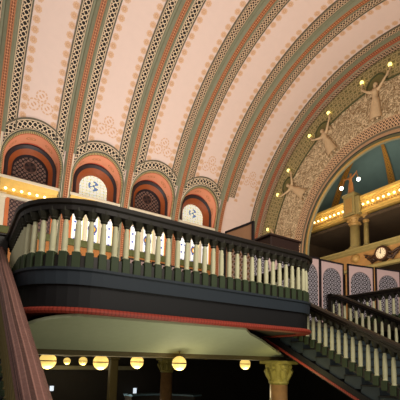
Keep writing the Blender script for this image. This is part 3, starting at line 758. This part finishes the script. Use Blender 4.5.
# ---------------------------------------------------------------- balusters
def baluster_parts(h0, h1, base_h=.2):
    """cream turned shaft between a square green base block and the dark cap block; local z"""
    sh = MB(); hs = h1-h0
    sh.lathe((0, 0, h0), [(.05, 0), (.055, .015), (.042, .035), (.048, .06), (.047, hs*.5), (.041, hs-.12), (.045, hs-.1), (.034, hs-.06), (.03, hs)], 10)
    return sh
protos = {}
def balustrade(name, label, path, cap_prof, spacing=.186, zf=None, slope=None, cat='balustrade', h=1.05, extra=None, cap_m='rail', group=None, bottom=True, bm='baluster', bh=.25, w=.07, post=None):
    """path: list of (x, y, z) of the surface the balusters stand on"""
    P = [Vector(p) for p in path]; root = thing(name, tuple(P[0]), label, cat, group)
    L = [0]
    for i in range(1, len(P)): L.append(L[-1]+(P[i]-P[i-1]).length)
    n = max(2, int(L[-1]/spacing)); sh = baluster_parts(bh, h-.27)
    key = (round(h, 3), bm, bh)
    if key not in protos:
        q = obj('baluster', sh, bm, at=(0, 0, 0)); 
        for p_ in q.data.polygons: p_.use_smooth = True
        b1 = obj('base_block', MB().box((-.062, -.062, 0), (.062, .062, bh), .008), 'block', at=(0, 0, 0))
        b2 = obj('cap_block', MB().lathe((0, 0, 0), [(.035, h-.29), (.06, h-.27), (.055, h-.25), (.07, h-.22), (.095, h-.16), (.10, h-.1)], 8), 'cap_block', at=(0, 0, 0))
        protos[key] = (q.data, b1.data, b2.data)
        for o_ in (q, b1, b2): bpy.data.objects.remove(o_)
    for k in range(n):
        d = (k+.5)*L[-1]/n; i = 0
        while i < len(L)-2 and L[i+1] < d: i += 1
        f = (d-L[i])/(L[i+1]-L[i]); p = P[i].lerp(P[i+1], f); dr = P[i+1]-P[i]
        b = bpy.data.objects.new('baluster', protos[key][0]); sc.collection.objects.link(b); b.parent = root; b.location = p-P[0]; b.rotation_euler.z = math.atan2(dr.y, dr.x)
        for me_, nm in ((protos[key][1], 'base_block'), (protos[key][2], 'cap_block')):
            c = bpy.data.objects.new(nm, me_); sc.collection.objects.link(c); c.parent = b
    hr = obj('handrail', MB().sweep([(p.x, p.y, p.z+h) for p in P], cap_prof), cap_m, root)
    if bottom: obj('string_rail', MB().sweep([(p.x, p.y, p.z) for p in P], [(-.03, .0), (-.03, .2), (.03, .2), (.03, 0)]), 'rail', root)
    if bottom: obj('under_rail', MB().sweep([(p.x, p.y, p.z+h-.16) for p in P], [(-.045, .0), (-.045, .05), (.045, .05), (.045, 0)]), 'rail', root)
    if post:
        for px, py, pz, ph in post:
            nw = obj('newel_post', MB().box((px-.09, py-.09, pz), (px+.09, py+.09, pz+ph), .015), 'rail', root)
            obj('newel_cap', MB().box((px-.13, py-.13, pz+ph), (px+.13, py+.13, pz+ph+.05), .015), 'rail', nw)
    return root
CAP = [(-.09, -.15), (-.10, -.08), (-.14, -.06), (-.15, .0), (-.08, .035), (.08, .035), (.15, .0), (.14, -.06), (.10, -.08), (.09, -.15)]
bp = [(x, y, 1.4) for x, y in outline(off=-.08)]
balustrade('balustrade', 'curved balustrade of cream balusters and dark handrail along the balcony edge', bp, CAP, post=[(4.0, .52, 1.4, 1.06), (4.0, 6.9, 1.4, 1.06)])
# ---------------------------------------------------------------- stairs
def stair(y0, y1, label, fl_side):
    t = thing('staircase', (7.4, (y0+y1)/2, -1.6), label, 'staircase')
    n = 15; x = 4.22; run = .425; rise = .2
    for k in range(n):
        z = 1.4-rise*(k+1); x0 = x+run*k
        s_ = obj('step', MB().box((x0-.02, y0+.02, z-.30), (x0+run, y1-.02, z-.03)), 'step', t)
        obj('tread', MB().box((x0-.02, y0-.02, z-.03), (x0+run+.03, y1+.02, z), .008), 'step_top', s_)
    sl = rise/run
    zl = lambda xx: 1.4-.2-(xx-x)*sl
    for yy in (y0, y1):
        mb = MB(); a_ = [(x-.2, zl(x-.2)-.18), (x+run*n, zl(x+run*n)-.18), (x+run*n, zl(x+run*n)-.42), (x-.2, zl(x-.2)-.42)]
        v0 = [(p[0], yy-.04, p[1]) for p in a_]+[(p[0], yy+.04, p[1]) for p in a_]
        mb.add(v0, [(0, 1, 2, 3), (7, 6, 5, 4), (0, 4, 5, 1), (1, 5, 6, 2), (2, 6, 7, 3), (3, 7, 4, 0)]); obj('stringer', mb, 'black', t)
        obj('red_moulding', MB().sweep([(x-.25, yy, zl(x-.25)-.36), (x+run*n, yy, zl(x+run*n)-.36)], [(-.06, -.03), (-.06, .03), (.06, .03), (.06, -.03)]), 'red', t)
    mb = MB(); v0 = []
    for yy in (y0, y1):
        v0 += [(x-.2, yy, zl(x-.2)-.4), (x+run*n, yy, zl(x+run*n)-.4), (x+run*n, yy, zl(x+run*n)-.43), (x-.2, yy, zl(x-.2)-.43)]
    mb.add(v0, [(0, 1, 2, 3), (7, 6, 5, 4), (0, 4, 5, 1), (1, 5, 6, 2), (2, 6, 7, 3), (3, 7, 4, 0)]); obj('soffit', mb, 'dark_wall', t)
    return t
stair(7.1, 10.65, 'broad slate blue stair flight descending to the right beside the balcony', 0)
stair(-3.3, .45, 'stair flight at the far left behind the mahogany handrail', 0)
o = bx('floor', (10.6, -6, -1.8), (20, 13, -1.6), 'floor'); tag(o, kind='structure')
def sline(y, x0=4.22, x1=10.6, dz=0): return [(x0-.38, y, 1.38), (x0, y, 1.38)]+[(x0+(x1-x0)*q/6, y, 1.38-(x1-x0)*q/6*.47) for q in range(1, 7)]
balustrade('stair_balustrade', 'near sloping balustrade with cream balusters on the broad right hand stair', sline(7.1), CAP, bh=.2, spacing=.21, group='stair balustrades')
balustrade('stair_balustrade', 'far sloping balustrade starting at a newel below the pink screens', sline(10.65), CAP, bh=.2, spacing=.25, post=[(3.89, 10.65, 1.4, 1.06)], group='stair balustrades')
WP = [(-.02, .0), (-.02, -.10), (-.05, -.13), (-.02, -.20), (.06, -.22), (.12, -.20), (.15, -.12), (.13, -.05), (.10, 0), (.04, .02)]
lp = [(3.7, .46, 1.07), (4.2, .46, 1.07)]+[(4.2+q, .46, 1.07-.42*q) for q in range(1, 7)]+[(10.6, .46, 1.07-.42*6.4)]
lp = [(3.9, .46, 1.12)]+[(3.9+q*.95, .46, 1.12-.425*q*.95) for q in range(1, 8)]
WP = [(-.09, -.04), (-.11, -.10), (-.075, -.14), (-.10, -.20), (-.04, -.24), (.04, -.24), (.10, -.20), (.075, -.14), (.11, -.10), (.09, -.04), (.05, .0), (-.05, .0)]
balustrade('stair_balustrade', 'big reddish brown mahogany handrail and balusters sloping down at the lower left', lp, WP, spacing=.21, cap_m='walnut', group='stair balustrades', h=1.19, bottom=False, bm='post')
balustrade('balustrade', 'level dark balustrade on the hall floor edge, behind the right hand stair', [(3.88, 11.2, 1.4), (9.4, 11.2, 1.4)], CAP, spacing=.23)
balustrade('balustrade', 'level dark balustrade at the far left beside the balcony corner', [(3.8, -4, 1.4), (3.8, .4, 1.4)], CAP, spacing=.23)
# ---------------------------------------------------------------- globe lamps
def globe(x, y, z, r, zc_, label):
    t = thing('globe_lamp', (x, y, z-r), label, 'lamp', 'globe lamps of the lower hall')
    g = obj('glass_globe', MB().sphere((x, y, z), r, 14), 'globe', t, True)
    obj('brass_band', MB().lathe((x, y, z), [(r*.98, -.012), (r*1.015, -.012), (r*1.015, .012), (r*.98, .012)], 28, False), 'brass', t)
    obj('stem', MB().lathe((x, y, z), [(.012, r), (.012, max(zc_-z-.01, r+.02)), (.05, zc_-z-.001), (.05, zc_-z)], 8), 'brass', t)
    return t
gl = [(3.68, 1.57, -.02, .175, 'globe lamp touching the mahogany handrail, leftmost of the row'), (-7.5, 4.38, -.04, .17, 'small distant globe lamp, second from the left'),
      (-3.6, 4.16, -.02, .17, 'small globe lamp, third from the left'), (3.73, 2.70, -.03, .175, 'large globe lamp just left of the square olive post'),
      (3.54, 3.66, -.01, .165, 'globe lamp between the square post and the middle marble column'), (5.2, 3.98, -.02, .157, 'globe lamp just right of the middle marble column'),
      (3.5, 7.12, -.01, .165, 'globe lamp beside the leaf capital column, rightmost of the row')]
for x, y, z, r, lab in gl:
    globe(x, y, z, r, .2 if x < 3.9 else .245, lab)
    point('globe_light', (x+.05, y, z-r-.1), 22, (1, .84, .5), .12)
point('capital_light', (5.9, 6.5, -.35), 12, (1, .85, .35), .1)
point('lower_hall_fill', (-5.5, 6.5, -1.6), 22, (1, .93, .8), .2)  # added fill that lifts the dark lower hall walls, no fitting here
for y, z0, z1, x, lab in ((8.42, -2.05, -1.52, -8.6, 'small white lit sign low between the post and the middle column'), (3.97, -1.60, -1.32, -8.6, 'tiny white lit sign just right of the mahogany handrail')):
    t = thing('lit_sign', (x, y, z0), lab, 'sign')
    obj('sign_face', MB().box((x-.03, y-.09, z0+.03), (x+.03, y+.09, z1)), 'white_sign', t)
    obj('sign_stand', MB().box((x-.05, y-.03, -3.6), (x+.02, y+.03, z0+.04)).box((x-.2, y-.2, -3.6), (x+.2, y+.2, -3.57)), 'rail', t)
t = thing('counter', (-5, 11, -3.6), 'curved service counter with a pale blue top edge in the lower hall', 'counter')
pth = [(-4-2.2*math.sin(q*.14+.2), 9.6+2.2*math.cos(q*.14+.2)-1.6, 0) for q in range(14)]
obj('counter_body', MB().sweep(pth, [(-.25, -3.6), (.25, -3.6), (.25, -1.72), (-.25, -1.72)]), 'dark_wall', t)
obj('counter_top', MB().sweep(pth, [(-.32, -1.72), (.32, -1.72), (.32, -1.64), (-.32, -1.64)]), 'counter_blue', t)
# ---------------------------------------------------------------- screens, kiosk
def screen(p0, p1, label, m='screen', group='folding screens in the hall', h=2.4, half=.56):
    p0 = Vector((*p0, 1.4)); p1 = Vector((*p1, 1.4)); d = p1-p0; L = d.length; d.normalize(); nn = Vector((d.y, -d.x, 0))
    t = thing('screen_panel', tuple((p0+p1)/2), label, 'screen', group)
    def slab(a0, a1, z0, z1, th):
        mb = MB(); vs = []; uv = []
        for s_ in (-1, 1):
            for a_, z in ((a0, z0), (a1, z0), (a1, z1), (a0, z1)):
                vs.append(tuple(p0+d*a_+nn*(s_*th)+Vector((0, 0, z)))); uv.append(((a_-L/2)*(1.12/L), z))
        return vs, [(0, 1, 2, 3), (7, 6, 5, 4), (0, 4, 5, 1), (1, 5, 6, 2), (2, 6, 7, 3), (3, 7, 4, 0)], uv
    mb = MB(); mb.add(*slab(.05, L-.05, .08, h-.05, .015)); obj('panel', mb, m, t)
    mb = MB()
    for a_ in ((.0, .06, 0, h), (L-.06, L, 0, h), (0, L, h-.06, h), (0, L, .02, .1)): mb.add(*slab(*a_, .03))
    obj('frame', mb, 'screen_frame', t)
screen((3.50, 7.0), (3.56, 8.15), 'pink pierced screen behind the right end of the balcony, partly behind the kiosk')
screen((3.52, 8.2), (3.60, 9.3), 'pink pierced screen behind the right corner of the balcony balustrade')
screen((3.62, 9.33), (3.72, 10.24), 'narrow pink pierced screen just right of the balcony corner')
screen((3.65, 10.32), (3.74, 11.52), 'pink pierced screen above the newel of the far stair balustrade')
screen((3.84, 11.62), (4.12, 12.84), 'pink pierced screen below the clock, second from the right edge')
screen((4.16, 12.9), (4.44, 14.14), 'pink pierced screen nearest the right edge of the picture')
screen((3.92, 6.02), (5.08, 6.14), 'tan pierced screen standing on the balcony above the handrail', 'screen_tan')
screen((3.2, 6.6), (3.86, 6.0), 'tan pierced screen behind the balusters, left of the taller looking tan one', 'screen_tan', h=2.2)
screen((-.63, 4.5), (-.60, 5.65), 'plain mauve screen seen low behind the balusters, leftmost of three', group='mauve screens deep in the hall')
screen((-.60, 5.7), (-.62, 6.85), 'plain mauve screen seen low behind the balusters, middle of three', group='mauve screens deep in the hall')
screen((-.63, 6.9), (-.70, 8.05), 'plain mauve screen seen low behind the balusters, rightmost of three', group='mauve screens deep in the hall')
t = thing('kiosk', (3.1, 8.6, 1.4), 'dark mahogany kiosk canopy rising above the handrail before the great arch', 'kiosk')
obj('canopy', MB().box((2.6, 8.2, 3.88), (3.42, 9.55, 4.3), .03).box((2.5, 8.12, 4.28), (3.46, 9.62, 4.37), .02), 'kiosk', t)
for x in (2.7, 3.3):
    for y in (8.3, 9.45): obj('post', MB().box((x-.05, y-.05, 1.4), (x+.05, y+.05, 3.89)), 'kiosk', t)
obj('counter', MB().box((2.65, 8.15, 1.4), (3.35, 9.05, 2.5), .03), 'kiosk', t)
for k in range(5): obj('downlight', MB().sphere((3.38, 8.3+k*.19, 3.84), .025, 5), 'bulb', t)
